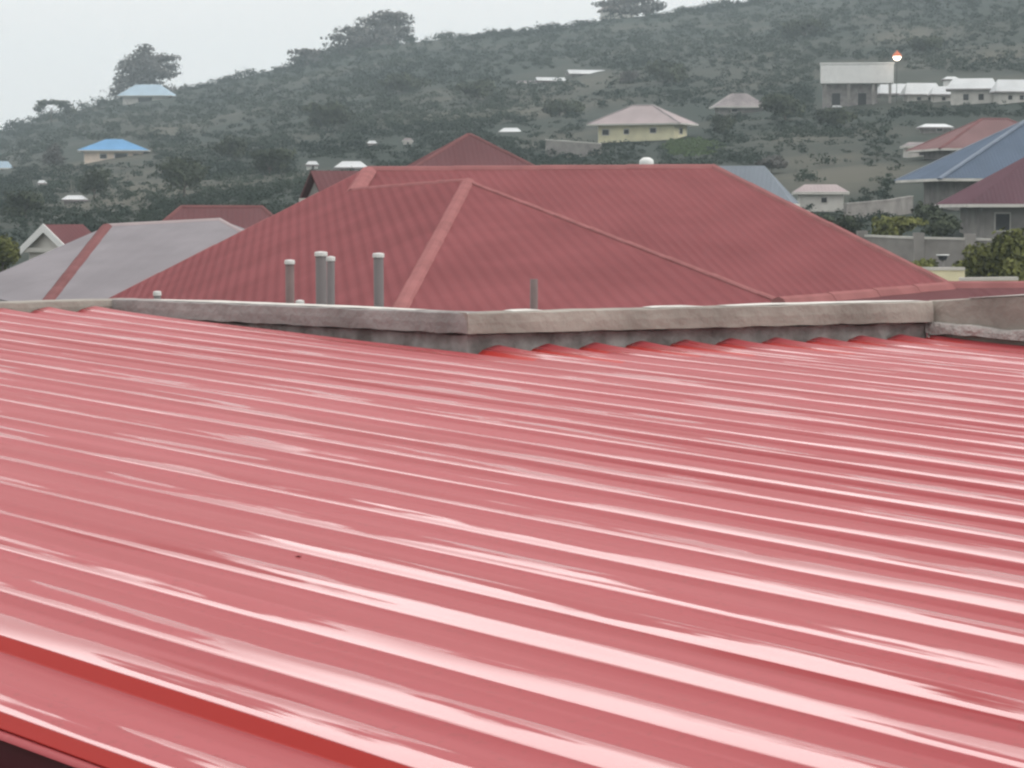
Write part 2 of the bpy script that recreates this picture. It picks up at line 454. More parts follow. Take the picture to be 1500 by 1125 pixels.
def bar(mb, a, b, y0, y1, th, name=None, ny=1, rough=0.0, seg=24, outward=None, proud=0.0, seed=0):
    """an upright slab from a to b (u,v on the roof); y0, y1 = (top, bottom) heights at both ends as world z; th = thickness away from the roof"""
    A, B = np.array(RW(*a)), np.array(RW(*b))
    d = (B - A)[:2]; ln = np.linalg.norm(d); d /= ln
    o = np.array([-d[1], d[0]])
    if outward is not None and o @ np.array(outward) < 0: o = -o
    vs = []; fs = []
    for i in range(seg + 1):
        t = i / seg
        base = A[:2] + (B - A)[:2] * t
        zt = y0[0] + (y0[1] - y0[0]) * t; zb = y1[0] + (y1[1] - y1[0]) * t
        nA = rough * mnoise.noise(Vector((t * ln * 5, seed, 1.0))); nB = rough * mnoise.noise(Vector((t * ln * 7, seed, 5.0)))
        nC = rough * 0.6 * mnoise.noise(Vector((t * ln * 6, seed, 9.0)))
        f = base - o * proud; b2 = base + o * th
        f1 = f - o * nC; 
        for (q, z) in ((f1, zb + nB), (f - o * nC * 0.6, (zb + zt) / 2), (f1 + o * 0.008, zt + nA - 0.006), (f1 + o * 0.02, zt + nA), (b2, zt + nA * 0.6), (b2, zb)):
            vs.append((q[0] - NL[0], q[1] - NL[1], z))
    m = 6
    for i in range(seg):
        for j in range(m):
            fs.append((i * m + j, i * m + (j + 1) % m, (i + 1) * m + (j + 1) % m, (i + 1) * m + j))
    fs += [tuple(range(m)), tuple(reversed(range(seg * m, seg * m + m)))]
    mb.add(vs, fs)


def zpix(uv, x, y):
    """world height of image row y on the upright line over roof point uv"""
    X = np.array(RW(*uv)); d = (X - ORG) @ FW
    return float(P(x, y, d)[2])


out_r = np.array(rdir[:2]); out_c = np.array(cdir[:2])
# end wall (far right, where the ribs stop): coping over a rough recessed course
c0 = onroof(690, 520); c1 = onroof(1345, 501)
cA, cB = (-0.03, -0.006), (u_start(2.97) - 0.03, 2.97)
zc0, zc1 = zpix(cA, 690, 458), zpix(cB, 1345, 441)
zl0, zl1 = zpix(cA, 690, 489), zpix(cB, 1345, 471)
mb = MB(); bar(mb, cA, cB, (zc0, zc1), (zl0, zl1), 0.12, rough=0.006, seg=60, outward=out_r, proud=0.02, seed=1); mb.build('parapet_coping', M['plaster'], near)
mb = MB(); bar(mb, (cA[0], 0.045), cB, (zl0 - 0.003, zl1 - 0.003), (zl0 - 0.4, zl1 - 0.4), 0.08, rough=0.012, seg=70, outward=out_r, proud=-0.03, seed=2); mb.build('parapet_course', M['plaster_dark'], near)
# side wall along the ribs
bA, bB = (0.0, 0.012), (-3.20, 0.012)
zb0, zb1 = zpix(bA, 690, 458), zpix(bB, 185, 437.5)
zm0, zm1 = zpix(bA, 690, 489), zpix(bB, 185, 462)
mb = MB(); bar(mb, (-0.022, 0.012), bB, (zb0, zb1), (zm0, zm1), 0.12, rough=0.006, seg=60, outward=out_c, proud=0.02, seed=3); mb.build('parapet_coping', M['plaster_grey'], near)
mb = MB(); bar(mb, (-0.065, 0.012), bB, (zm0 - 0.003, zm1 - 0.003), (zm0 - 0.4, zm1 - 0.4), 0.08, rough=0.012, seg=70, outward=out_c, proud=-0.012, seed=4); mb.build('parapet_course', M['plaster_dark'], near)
# far left wall
aA, aB = (u_start(-0.05) - 0.05, 0.15), (u_start(-3.0) - 0.03, -3.0)
za0 = zpix(aA, 185, 437.5)
za1 = za0 - 0.012
mb = MB(); bar(mb, aA, aB, (za0, za1), (za0 - 0.075, za1 - 0.052), 0.16, rough=0.005, seg=50, outward=out_r, proud=0.03, seed=6); mb.build('parapet_coping', M['plaster'], near)
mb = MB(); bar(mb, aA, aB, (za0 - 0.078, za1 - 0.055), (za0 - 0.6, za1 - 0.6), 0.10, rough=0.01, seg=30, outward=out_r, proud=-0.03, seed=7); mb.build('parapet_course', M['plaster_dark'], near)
# right wall, coming towards the camera along the ribs
dA, dB = (u_start(2.97) - 0.08, 3.0), (3.2, 3.0)
zd0 = zpix(dA, 1345, 440)
uu = onroof(1500, 507)[1]
zd1 = zpix((uu, 3.0), 1500, 434)
zdB = zd0 + (zd1 - zd0) * (dB[0] - dA[0]) / (uu - dA[0])
mb = MB(); bar(mb, dA, dB, (zd0, zdB), (zd0 - 0.6, zd0 - 0.8), 0.15, rough=0.006, seg=60, outward=out_c, proud=0.0, seed=8); mb.build('parapet_wall', M['plaster'], near)
# crumbling mortar ledge along the foot of the right wall
mb = MB(); bar(mb, (u_start(2.97) - 0.06, 2.985), (3.2, 2.985), (RW(u_start(2.97), 2.98, 0.105)[2], RW(3.2, 2.98, 0.105)[2]), (RW(u_start(2.97), 2.98, 0.05)[2], RW(3.2, 2.98, 0.05)[2]),
              0.02, rough=0.022, seg=120, outward=out_c, proud=0.03, seed=21)
mb.build('mortar', M['mortar'], near)
# pale fillets along the wall tops, painting in the highlight from the sky
def toprun(mb, pa, pb, z0, z1, off, w, outward, t0, t1, seed):
    A, B = np.array(RW(*pa)), np.array(RW(*pb)); d = (B - A)[:2]; ln = np.linalg.norm(d); d /= ln
    o = np.array([-d[1], d[0]]); o = o if o @ np.array(outward) > 0 else -o
    seg = 24; vs = []; fs = []
    for i in range(seg + 1):
        t = t0 + (t1 - t0) * i / seg
        b = A[:2] + (B - A)[:2] * t; z = z0 + (z1 - z0) * t
        e = min(1.0, 4 * i / seg, 4 * (seg - i) / seg)
        h = 0.003 + 0.006 * e * (0.75 + 0.5 * mnoise.noise(Vector((t * 9, seed, 0))))
        for (q, zz_) in ((off, 0.002), (off + 0.01, h), (off + w, h), (off + w + .01, 0.002)):
            p = b + o * q; vs.append((p[0] - NL[0], p[1] - NL[1], z + zz_))
    for i in range(seg):
        for j in range(3): fs.append((i * 4 + j, (i + 1) * 4 + j, (i + 1) * 4 + j + 1, i * 4 + j + 1))
    mb.add(vs, fs)
for args in ((bB, bA, zb1, zb0, 0.004, 0.09, out_c, 0.12, 0.86, 1), (cA, cB, zc0, zc1, 0.004, 0.09, out_r, 0.09, 0.15, 2), (cA, cB, zc0, zc1, 0.004, 0.09, out_r, 0.37, 0.48, 3),
             (cA, cB, zc0, zc1, 0.004, 0.09, out_r, 0.53, 0.98, 4), (dA, dB, zd0, zdB, 0.004, 0.12, out_c, 0.10, 0.95, 5)):
    mb = MB(); toprun(mb, *args); mb.build('parapet_highlight', M['plaster_skylit'], near)
# edge gutter at the near left side, walls and the flat slab behind the parapet
A, B = RW(-3.2, V_EDGE0), RW(UE, V_EDGE0)
mb = MB()
def strip(mb, pts):     # prism along the roof edge from cross-section points (offset across, height)
    vs = []
    for u in (-3.2, UE):
        for (a, h) in pts: vs.append(RW(u, V_EDGE0 + a, h) - NL)
    n = len(pts)
    mb.add(vs, [(i, (i + 1) % n, n + (i + 1) % n, n + i) for i in range(n)] + [tuple(reversed(range(n))), tuple(range(n, 2 * n))])
strip(mb, [(0.012, -0.006), (0.012, -0.09), (-0.10, -0.09), (-0.10, -0.045), (-0.106, -0.045), (-0.106, -0.096), (0.02, -0.096), (0.02, -0.006)])
mb.build('gutter', M['gutter'], near)
poly = [RW(-3.3, V_EDGE0 + 0.06), RW(UE - .1, V_EDGE0 + 0.06), RW(UE - .1, 2.95), RW(0.5, 2.95), RW(0.02, 0.0), RW(-3.2, 0.0)]
mb = MB(); mb.prism([(p[0] - NL[0], p[1] - NL[1]) for p in poly][::-1][::-1], 0.0, EYE - 1.35); mb.build('wall', M['pale'], near)
zs = EYE - 1.42
q0, q1, q2, q3, q4 = RW(-3.2, 0.13), RW(-0.05, 0.13), RW(0.42, 2.95), RW(-4.2, 4.0), RW(-5.6, 0.5)
mb = MB(); mb.prism([(p[0] - NL[0], p[1] - NL[1]) for p in (q0, q1, q2, q3, q4)], zs - 0.15, zs); mb.build('flat_slab', M['slab'], near)
mb = MB(); mb.prism([(p[0] - NL[0], p[1] - NL[1]) for p in (RW(-3.2, .3), RW(-0.3, .3), RW(0.1, 2.8), RW(-4.0, 3.8), RW(-5.4, .6))], 0, zs - 0.153); mb.build('lower_wall', M['pale'], near)

# dry leaf on the sheets
X, u, v = onroof(438, 817, 0.004)
lv = [RW(u + a, v + b, 0.004 + h) for a, b, h in ((-.018, 0, 0), (-.007, .009, .004), (.008, .010, .008), (.020, .003, .002), (.010, -.008, .006), (-.006, -.009, .002), (.002, .002, .001))]
lv += [p + ndir * 0.0015 for p in lv]
lf = [(6, i, (i + 1) % 6) for i in range(6)]; lf += [(13, 7 + (i + 1) % 6, 7 + i) for i in range(6)] + [(i, 7 + i, 7 + (i + 1) % 6, (i + 1) % 6) for i in range(6)]
lo = link('dry_leaf', mesh('dry_leaf', [p - X for p in lv], lf), M['leaf_dry']); lo.location = X
tag(lo, 'small dark curled scrap lying on the red ribbed roof', 'leaf')

# pipes standing on the slab behind the parapet
pipes = [(425, 381, 15.4, 0.033, 'thin faded brownish pipe with white cap, leftmost of the tall pipes behind the parapet', 'pipe_brown', True),
         (471.5, 369, 15.0, 0.040, 'tall dark grey pipe with white cap, touching a slightly shorter pipe', 'pipe', True),
         (484, 376, 14.6, 0.027, 'grey pipe with small white cap pressed against a slightly taller pipe', 'pipe', True),
         (556, 371, 15.0, 0.036, 'dark grey pipe with white cap standing alone nearest the pink hip of the red roof', 'pipe', True),
         (782, 404, 15.2, 0.028, 'short brownish stub of pipe without a cap before the red roof', 'pipe_brown', False),
         (440, 440, 14.6, 0.026, 'very short capped pipe just peeping over the parapet beside taller pipes', 'pipe', True),
         (232, 427, 15.2, 0.026, 'short pipe with pale cap standing alone over the left bend of the parapet', 'pipe', True)]
for (x, y, d, r, lab, mk, cap) in pipes:
    top = P(x, y, d); r *= 0.86
    root = empty('vent_pipe', (top[0], top[1], zs))
    tag(root, lab, 'pipe', 'pipes standing behind the parapet')
    h = top[2] - zs
    lean = random.uniform(-.008, .008)
    mb = MB(); mb.tube((0, 0, 0), (lean, 0, h - 0.02), r, r, 14); mb.build('pipe_body', M[mk], root, True)
    mb = MB(); mb.lathe([(r * 1.12, 0), (r * 1.12, 0.05), (r * 1.22, 0.052), (r * 1.22, 0.06), (r * 1.05, 0.06)], n=14); mb.build('collar', M[mk], root)
    if cap:
        mb = MB(); mb.lathe([(r * 1.10, h - 0.026), (r * 1.16, h - 0.024), (r * 1.16, h - 0.006), (r * 1.05, h), (r * 0.3, h + 0.003)], (lean, 0, 0), 14)
        mb.build('cap', M['pipe_cap'], root)

# ------------------------------------------------------------------ roofs given by their corners
def onplane(x, y, a, b, c):
    n_ = np.cross(b - a, c - a); q = ray(x, y)
    return ORG + q * (((a - ORG) @ n_) / (q @ n_))


def roof_mesh(name, faces3, m, parent, origin, thick=0.05, ribs={}):
    """faces3: lists of world points; each gets UVs so that ribs run down its slope"""
    vs = []; fs = []; uv = []
    for fi, f in enumerate(faces3):
        pts = [np.array(p, float) for p in f]
        nrm = np.cross(pts[1] - pts[0], pts[2] - pts[0]); nrm /= np.linalg.norm(nrm)
        if nrm[2] < 0: pts = pts[::-1]; nrm = -nrm
        e = np.cross([0, 0, 1], nrm); e /= (np.linalg.norm(e) + 1e-9); s = np.cross(nrm, e)
        if fi in ribs:
            s = onplane(*ribs[fi][1], *pts[:3]) - onplane(*ribs[fi][0], *pts[:3]); s /= np.linalg.norm(s); e = np.cross(s, nrm)
        b = len(vs)
        for p in pts: vs.append(p - origin); uv.append((p @ e, p @ s))
        fs.append(tuple(range(b, b + len(pts))))
    me = mesh(name, vs, fs)
    ul = me.uv_layers.new(name='UVMap')
    li = np.empty(len(me.loops), dtype=np.int32); me.loops.foreach_get('vertex_index', li)
    ul.data.foreach_set('uv', np.array(uv)[li].reshape(-1))
    o = link(name, me, m, parent)
    md = o.modifiers.new('thickness', 'SOLIDIFY'); md.thickness = thick; md.offset = -1
    return o


def capping(name, a, b, m, parent, origin, w=0.18, h=0.07, up=0.02):
    a, b = np.array(a, float) - origin, np.array(b, float) - origin
    d = (b - a) / np.linalg.norm(b - a); side = np.cross(d, [0, 0, 1]); side /= np.linalg.norm(side); nn = np.cross(side, d)
    vs = []
    ln = np.linalg.norm(b - a); seg = max(1, int(ln / 1.8))
    mbq = MB()
    prof = [(-w, -h), (-w * .55, 0.35 * h), (0, 0.8 * h), (w * .55, 0.35 * h), (w, -h), (w * .95, -h - .03), (-w * .95, -h - .03)]
    for i in range(seg):
        p, q = a + (b - a) * (i / seg), a + (b - a) * ((i + 1) / seg)
        lift0, lift1 = up + 0.012, up
        vs = [p + side * x + nn * (z + lift0) for x, z in prof] + [q + d * 0.04 + side * x + nn * (z + lift1) for x, z in prof]
        n = len(prof)
        mbq.add(vs, [(k, (k + 1) % n, n + (k + 1) % n, n + k) for k in range(n)] + [tuple(reversed(range(n))), tuple(range(n, 2 * n))])
    return mbq.build(name, m, parent, False)


# the big red hip-roofed house
M1, M2 = P(540, 248, 62), P(1045, 244.5, 61.5)
W0, WA = P(520, 279, 58), P(686, 266, 50)
Lc = P(150, 445, 56)
WA = onplane(686, 266, M1, W0, Lc)
L1 = WA + (onplane(585, 455, M1, W0, Lc) - WA) * 1.22
Rw = WA + (P(1140, 441, L1[1] + 1.5) - WA) * 1.2
Fr = M2 + (P(1400, 422, 51.5) - M2) * 1.22
Br = Fr + np.array([0.6, 21.5, 0.0]); Bl = np.array([Lc[0] - 1.0, Br[1], Lc[2]])
Fl = np.array([WA[0], Fr[1], Fr[2]])
Q = M1 + (np.array([WA[0], Fr[1], Fr[2]]) - M1) * 0.34
bo = np.array([4.0, 58.0, 0.0])
big = empty('hip_roofed_house', bo)
tag(big, 'large house with a broad red ribbed hip roof directly behind the cement parapet', 'house')
rf = roof_mesh('roof', [[M1, M2, Fr, Fl], [M2, Br, Fr], [M1, Bl, Br, M2], [M1, W0, WA, L1, Lc], [M1, Lc, Bl], [M1, W0, Q], [WA, L1, Rw], [WA, Rw, Q], [WA, Q, W0]],
               M['red_roof'], big, bo, ribs={0: ((900, 290), (948, 340)), 6: ((800, 330), (848, 378)), 3: ((400, 330), (395, 380))})
def cap(a, b, w=0.17, m='red_cap', par=None, org=None, h=0.06): capping('ridge_cap', a, b, M[m], par, org, w, h)
cap(M1, M2, 0.16, par=rf, org=bo); cap(M1, W0, 0.22, par=rf, org=bo); cap(W0, WA, 0.13, par=rf, org=bo)
cap(WA, L1, 0.17, par=rf, org=bo); cap(WA, Rw, 0.06, par=rf, org=bo, h=0.015); cap(M2, Fr, 0.12, par=rf, org=bo); cap(M1, Lc, 0.10, par=rf, org=bo, h=0.04)
zw = min(Lc[2], Fr[2], L1[2], Rw[2]) - 0.12
wp = [(Lc[0] + .8, Lc[1] + 1), (L1[0] + .2, L1[1] + 0.8), (Rw[0] - .6, Rw[1] + .8), (Fr[0] - .7, Fr[1] + .8), (Br[0] - .8, Br[1] - .8), (Bl[0] + 1.6, Bl[1] - .8)]
mb = MB(); mb.prism([(x - bo[0], y - bo[1]) for x, y in wp], -0.3, zw); mb.build('wall', M['cream'], big)
a, b = np.array(wp[1]), np.array(wp[2]); dd = (b - a) / np.linalg.norm(b - a); nn = np.array([dd[1], -dd[0]])
for t in (0.2, 0.5, 0.8):
    c = a + (b - a) * t
    mb = MB()
    def pr(w, z0, z1, o0, o1):
        q = [c + dd * w + nn * o0, c + dd * w + nn * o1, c - dd * w + nn * o1, c - dd * w + nn * o0]
        mb.prism([(p[0] - bo[0], p[1] - bo[1]) for p in q], z0, z1)
    pr(0.75, 1.1, 2.3, -0.05, 0.04)
    wf = mb.build('window', M['white'], big)
    mb = MB(); pr(0.65, 1.2, 2.2, 0.042, 0.05); mb.build('pane', M['dark'], wf)

# the low red outbuilding roof whose ridge shows over the parapet on the right
la, lb, lc = P(1140, 444, 30), P(1390, 419.5, 36.8), P(1640, 418, 37.4)
lo_ = np.array([5.0, 33.0, 0.0])
leanto = empty('outbuilding', lo_)
tag(leanto, 'low outbuilding whose pinkish red ridge runs just above the right end of the parapet', 'outbuilding')
def dn(p, dx, dy, dz): return p + np.array([dx, dy, dz])
la2, lb2, lc2 = dn(la, 1.6, -1.2, -.62), dn(lb, 1.2, -1.9, -.62), dn(lc, 0.3, -2.0, -.62)
la3, lb3, lc3 = dn(la, -1.8, .9, -.9), dn(lb, -1.2, 1.9, -.9), dn(lc, -0.3, 2.0, -.9)
rf = roof_mesh('roof', [[la, lb, lb2, la2], [lb, lc, lc2, lb2], [lb, la, la3, lb3], [lc, lb, lb3, lc3]], M['dull_red_roof'], leanto, lo_, 0.04)
cap(la, lb, 0.12, par=rf, org=lo_); cap(lb, lc, 0.09, par=rf, org=lo_)
mb = MB(); mb.prism([(p[0] - lo_[0], p[1] - lo_[1]) for p in (dn(la2, -.3, .4, 0), dn(lb2, -.2, .4, 0), dn(lc2, -.4, .3, 0), dn(lc3, -.3, -.4, 0), dn(lb3, .3, -.5, 0), dn(la3, .5, -.2, 0))], -0.3, la3[2] - 0.06)
mb.build('wall', M['pale'], leanto)

# grey-roofed house, far left
g0, g1 = P(157, 331, 76), P(322, 322, 76)
gl, gf = P(-60, 425, 70), P(62, 452, 66)
gr = onplane(557, 452, g0, g1, gf)
go = np.array([-10.5, 74.0, 0.0])
gh = empty('grey_roofed_house', go)
tag(gh, 'house with a mauve grey metal hip roof and a red hip strip at far left', 'house')
gb = gr + np.array([0.5, 14.0, 0]); gbl = np.array([gl[0], gb[1], gl[2]])
rf = roof_mesh('roof', [[g0, g1, gr, gf], [g1, gb, gr], [g0, gf, gl], [g0, gl, gbl], [g0, gbl, gb, g1]], M['grey_roof'], gh, go)
capping('ridge_cap', g0, gf, M['dull_red_cap'], rf, go, 0.22, 0.06); capping('ridge_cap', g0, g1, M['mauve_roof'], rf, go, 0.10, 0.05); capping('ridge_cap', g1, gr, M['mauve_roof'], rf, go, 0.08, 0.04)
zw = gf[2] - 0.1
mb = MB(); mb.prism([(p[0] - go[0], p[1] - go[1]) for p in (gl + [.8, .4, 0], gf + [.1, .8, 0], gr + [-.3, .8, 0], gb + [-.8, -.8, 0], gbl + [.8, -.8, 0])], -0.3, zw); mb.build('wall', M['cream'], gh)


# ------------------------------------------------------------------ houses from a plan
def house(name, label, cat, x, yb, wpx, hw_px, hr_px, ratio=0.75, ridge=0.35, rot=0.0, roof='white_roof', wall='pale', wins=(), over=0.09,
          d=None, sink=1.2, gable=False, group=None, capm=None, door=None, wfac=1.0):
    """hip or gable house; x, yb: middle of its base in the photo, wpx: eaves width, hw_px / hr_px: wall and roof height in photo pixels"""
    if d is None: d = depth_at(x, yb)
    k = d / F
    base = P(x, yb, d)
    w, hw, hr = wpx * k, hw_px * k, hr_px * k
    cr = abs(math.cos(rot)) + ratio * abs(math.sin(rot))
    w = w / cr; dp = w * ratio
    root = empty(name, (base[0], base[1] + dp * 0.4, base[2]), rot)
    tag(root, label, cat, group)
    ow, od = w * (1 - 2 * over) / 2 * wfac, dp / 2 - w * over
    mb = MB(); mb.box(-ow, ow, -od, od, -sink, hw)
    if gable: mb.add([(-ow, -od, hw), (-ow, od, hw), (-ow, 0, hw + hr * od / (dp / 2) * .96), (ow, -od, hw), (ow, od, hw), (ow, 0, hw + hr * od / (dp / 2) * .96)], [(0, 2, 1), (3, 4, 5)])
    mb.build('wall', M[wall], root)
    e = [(-w / 2, -dp / 2, hw), (w / 2, -dp / 2, hw), (w / 2, dp / 2, hw), (-w / 2, dp / 2, hw)]
    rl = w if gable else w * ridge
    r0, r1 = (-rl / 2, 0, hw + hr), (rl / 2, 0, hw + hr)
    fcs = [[e[0], e[1], r1, r0], [e[2], e[3], r0, r1]]
    if not gable: fcs += [[e[1], e[2], r1], [e[3], e[0], r0]]
    rf = roof_mesh('roof', fcs, M[roof], root, np.zeros(3), max(0.06, 0.02 * hw))
    th = max(0.03, 0.05 * hw)
    mb = MB()    # fascia board round the eaves
    for (p, q) in ((0, 1), (1, 2), (2, 3), (3, 0)):
        A, B = np.array(e[p][:2]), np.array(e[q][:2])
        dv = (B - A) / np.linalg.norm(B - A); nv = np.array([dv[1], -dv[0]])
        mb.prism([tuple(A + nv * .02), tuple(A - nv * th), tuple(B - nv * th), tuple(B + nv * .02)][::-1], hw - 0.16, hw - 0.004)
    mb.build('fascia', M['pale'] if roof != 'white_roof' else M['weathered_roof'], root)
    if capm:
        cw = max(.10, .012 * w)
        capping('ridge_cap', r0, r1, M[capm], rf, np.zeros(3), cw, .05)
        if not gable:
            for a_, b_ in ((r0, e[0]), (r1, e[1]), (r1, e[2]), (r0, e[3])): capping('ridge_cap', a_, b_, M[capm], rf, np.zeros(3), cw, .05)
    for (side, t, ww, z0, z1) in wins:       # side 0 front, 1 right, 3 left; t along the side -1..1, fractions of wall height
        half = ww * w / 2
        if side == 0: c0, ux, ny = np.array([t * ow, -od]), np.array([1, 0]), np.array([0, -1])
        elif side == 1: c0, ux, ny = np.array([ow, t * od]), np.array([0, 1]), np.array([1, 0])
        else: c0, ux, ny = np.array([-ow, t * od]), np.array([0, 1]), np.array([-1, 0])
        def blk(hh, a0, a1, o0, o1):
            q = [c0 - ux * hh + ny * o0, c0 + ux * hh + ny * o0, c0 + ux * hh + ny * o1, c0 - ux * hh + ny * o1]
            m_ = MB(); m_.prism([tuple(i) for i in q], a0, a1); return m_
        fr = blk(half, hw * z0, hw * z1, -0.05, 0.04).build('window', M['pale'], root)
        blk(half * .84, hw * (z0 + .05), hw * (z1 - .05), 0.042, 0.06).build('pane', M['dark'], fr)
    if door is not None:
        m_ = MB(); m_.box(door * ow - .5, door * ow + .5, -od - .05, -od + .05, -0.1, min(2.2, hw * .85)); m_.build('door', M['dark'], root)
    return root


house('blue_roofed_house', 'peach walled house with a bright sky blue hip roof on the left hillside', 'house', 163, 237, 112, 17, 17, 0.7, 0.22, 0.12,
      'blue_roof', 'peach', [(0, -.35, .10, .25, .7), (0, .25, .2, .2, .75), (0, .75, .08, .3, .7)])
house('hilltop_house', 'pale blue roofed house on the skyline under the tall spreading tree', 'house', 214, 151, 86, 11, 17, 0.6, 0.45, -0.1,
      'pale_blue_roof', 'pale', [(0, 0.0, .3, .1, .8)])
house('cream_house', 'cream yellow house with a wide faded mauve hip roof in the middle of the hillside', 'house', 943, 205, 166, 24, 28, 0.55, 0.22, -0.42,
      'mauve_roof', 'cream', [(0, -.8, .08, .3, .7), (0, -.25, .06, .35, .7), (0, .45, .07, .4, .75), (1, 0, .09, .35, .75)], capm='weathered_roof')
for (x, y, w, h, lab) in ((771, 125, 30, 3, 'smallest and dullest of three long pale roofed sheds in a row on the upper slope'),
                          (806, 122, 46, 5, 'bright white roofed shed between two other sheds on the upper slope'),
                          (859, 112, 60, 6, 'longest of the pale roofed sheds in a row on the upper slope, highest up')):
    house('long_shed', lab, 'shed', x, y, w, 4, h, 0.35, 1, 0.22, 'white_roof' if w > 30 else 'weathered_roof', 'block', gable=True, group='sheds in a row on the upper slope')
house('weathered_house', 'grey brown house with a patchy weathered hip roof, right of the cream house', 'house', 1084, 166, 84, 10, 20, 0.6, 0.3, 0.1, 'weathered_roof', 'block', [(0, -.3, .12, .2, .7)])
house('blue_roofed_bungalow', 'bungalow with a slate grey hip roof beside the big red roof', 'house', 1090, 324, 186, 26, 56, 0.8, 0.42, -0.2, 'slate_grey_roof', 'pale', d=118)
house('cream_hut', 'small cream hut with a pale curved looking roof beside the slate grey roof', 'hut', 1204, 305, 78, 24, 11, 0.6, 0.6, 0.0, 'mauve_roof', 'pale', [(0, .1, .12, .3, .7)])
# small distant sheds
for (x, y, w, hw, hr, roof, wall, lab) in (
        (457, 250, 19, 9, 5, 'white_roof', 'white', 'tiny white hut left of a wider white roof behind the big red roof'),
        (514, 252, 50, 7, 9, 'white_roof', 'pale', 'white roofed shed just above the left end of the big red ridge'),
        (545, 215, 15, 5, 4, 'white_roof', 'pale', 'tiny white roofed hut on the slope, left of another tiny hut'),
        (597, 213, 16, 7, 4, 'weathered_roof', 'pale', 'tiny dull roofed hut on the slope beside the dark red pyramid roof'),
        (748, 197, 36, 4, 6, 'white_roof', 'block', 'white roofed shed right of the dark red pyramid roof'),
        (108, 297, 36, 5, 6, 'white_roof', 'block', 'white roofed shed among dark bushes above the grey roof'),
        (61, 272, 14, 4, 4, 'white_roof', 'pale', 'tiny white roofed hut below the sky blue roof'),
        (2, 254, 30, 8, 10, 'pale_blue_roof', 'pale', 'pale roofed house cut by the left edge of the picture'),
        (1226, 160, 18, 3, 3, 'white_roof', 'block', 'tiny white roofed lean-to under the white concrete block'),
        (1372, 194, 50, 8, 5, 'white_roof', 'block', 'shed with a thin white roof touching the red roof at right'),
        (1345, 232, 46, 18, 6, 'weathered_roof', 'pale', 'pale grey shed at the left foot of the red roof at right'),
        (905, 20, 60, 5, 7, 'mauve_roof', 'pale', 'pale roof on the skyline under a clump of trees near the top of the picture')):
    house('small_shed' if w < 40 else 'shed', lab, 'shed', x, y, w, hw, hr, 0.7, 0.6, random.uniform(-.15, .15), roof, wall, [(0, 0.2, .2, .2, .8)] if hw > 6 else ())
# white roofs at right
for (x, y, w, hw, hr, r_, lab) in ((1313, 146, 62, 9, 15, .15, 'leftmost of the white roofed houses in a row beside the lamp'),
                                   (1352, 150, 62, 12, 17, .1, 'second white roofed house from the lamp, with a pale wall below'),
                                   (1388, 150, 52, 12, 12, .05, 'low white roofed house below a small white upper room'),
                                   (1428, 152, 84, 22, 16, -.2, 'largest white roofed house with a grey gable side, right of the upper room'),
                                   (1486, 150, 64, 16, 18, .1, 'white roofed house cut by the right edge, end of the row')):
    house('white_roofed_house', lab, 'house', x, y, w, hw, hr, 0.6, 0.75, r_, 'white_roof', 'pale', [(0, -.3, .12, .2, .7), (0, .4, .12, .2, .7)], group='white roofed houses in a row')
house('upper_room', 'small white upper room with flat roof rising behind the white roofed houses', 'building', 1394, 142, 24, 26, 4, 0.8, 0.5, 0, 'white_roof', 'white', d=depth_at(1394, 142) + 6)

# right cluster
house('red_roofed_house', 'dull red hip roofed house high at the right edge, above the slate blue roof', 'house', 1468, 238, 240, 20, 46, 0.7, 0.18, 0.15, 'faded_red_roof', 'block',
      [(0, -.7, .06, .3, .8)], capm='dull_red_cap')
house('blue_hip_house', 'house with a large blue hip roof at the right edge between two red roofs', 'house', 1545, 300, 410, 38, 90, 0.6, 0.12, 0.12, 'slate_roof', 'block',
      [(0, -.75, .04, .3, .8), (0, -.55, .05, .2, .8)], d=148, capm='slate_cap')
house('maroon_house', 'house with a maroon hip roof, lowest of the roofs at the right edge', 'house', 1580, 347, 360, 48, 95, 0.6, 0.1, 0.05, 'purple_roof', 'block',
      [(0, -.8, .07, .15, .75), (0, -.45, .09, .15, .75), (0, -.1, .08, .15, .75)], d=122)
# roofs behind the big house
house('pyramid_roofed_house', 'house with a dark red pyramid roof peeping above the big red ridge', 'house', 686, 300, 300, 30, 75, 0.8, 0.02, 0.15, 'dull_red_roof', 'cream', d=112, capm='dull_red_cap')
house('red_house', 'dull red hip roofed house behind the grey roof, left of the big red roof', 'house', 318, 385, 230, 40, 42, 0.7, 0.55, 0.1, 'dull_red_roof', 'cream', d=98, capm='dull_red_cap')
house('small_red_house', 'small grey red gable roofed house touching the left shoulder of the big red roof', 'house', 500, 345, 130, 55, 40, 0.8, 1, 0.5, 'dull_red_roof', 'block', d=88, gable=True)
gab = house('gable_house', 'house with white bargeboard gable and red roof behind the grey roof', 'house', 88, 415, 120, 52, 34, 1.0, 1, 1.05, 'dull_red_roof', 'pale', d=88, gable=True)
# white bargeboards on the visible gable end
bb = None
for ch in gab.children:
    if ch.name.startswith('roof'):
        ws = [Vector(v.co) for v in ch.data.vertices]
        xs = min(v.x for v in ws); zt = max(v.z for v in ws); zl = min(v.z for v in ws); yw = max(v.y for v in ws)
        mb = MB()
        for sgn in (-1, 1):
            mb.add([(xs - .06, 0, zt + .03), (xs - .06, sgn * yw, zl + .03), (xs - .06, sgn * yw, zl - .25), (xs - .06, 0, zt - .28),
                    (xs - .02, 0, zt + .03), (xs - .02, sgn * yw, zl + .03), (xs - .02, sgn * yw, zl - .25), (xs - .02, 0, zt - .28)],
                   [(0, 1, 2, 3), (7, 6, 5, 4), (0, 4, 5, 1), (1, 5, 6, 2), (2, 6, 7, 3), (3, 7, 4, 0)])
        mb.build('bargeboard', M['white'], gab)

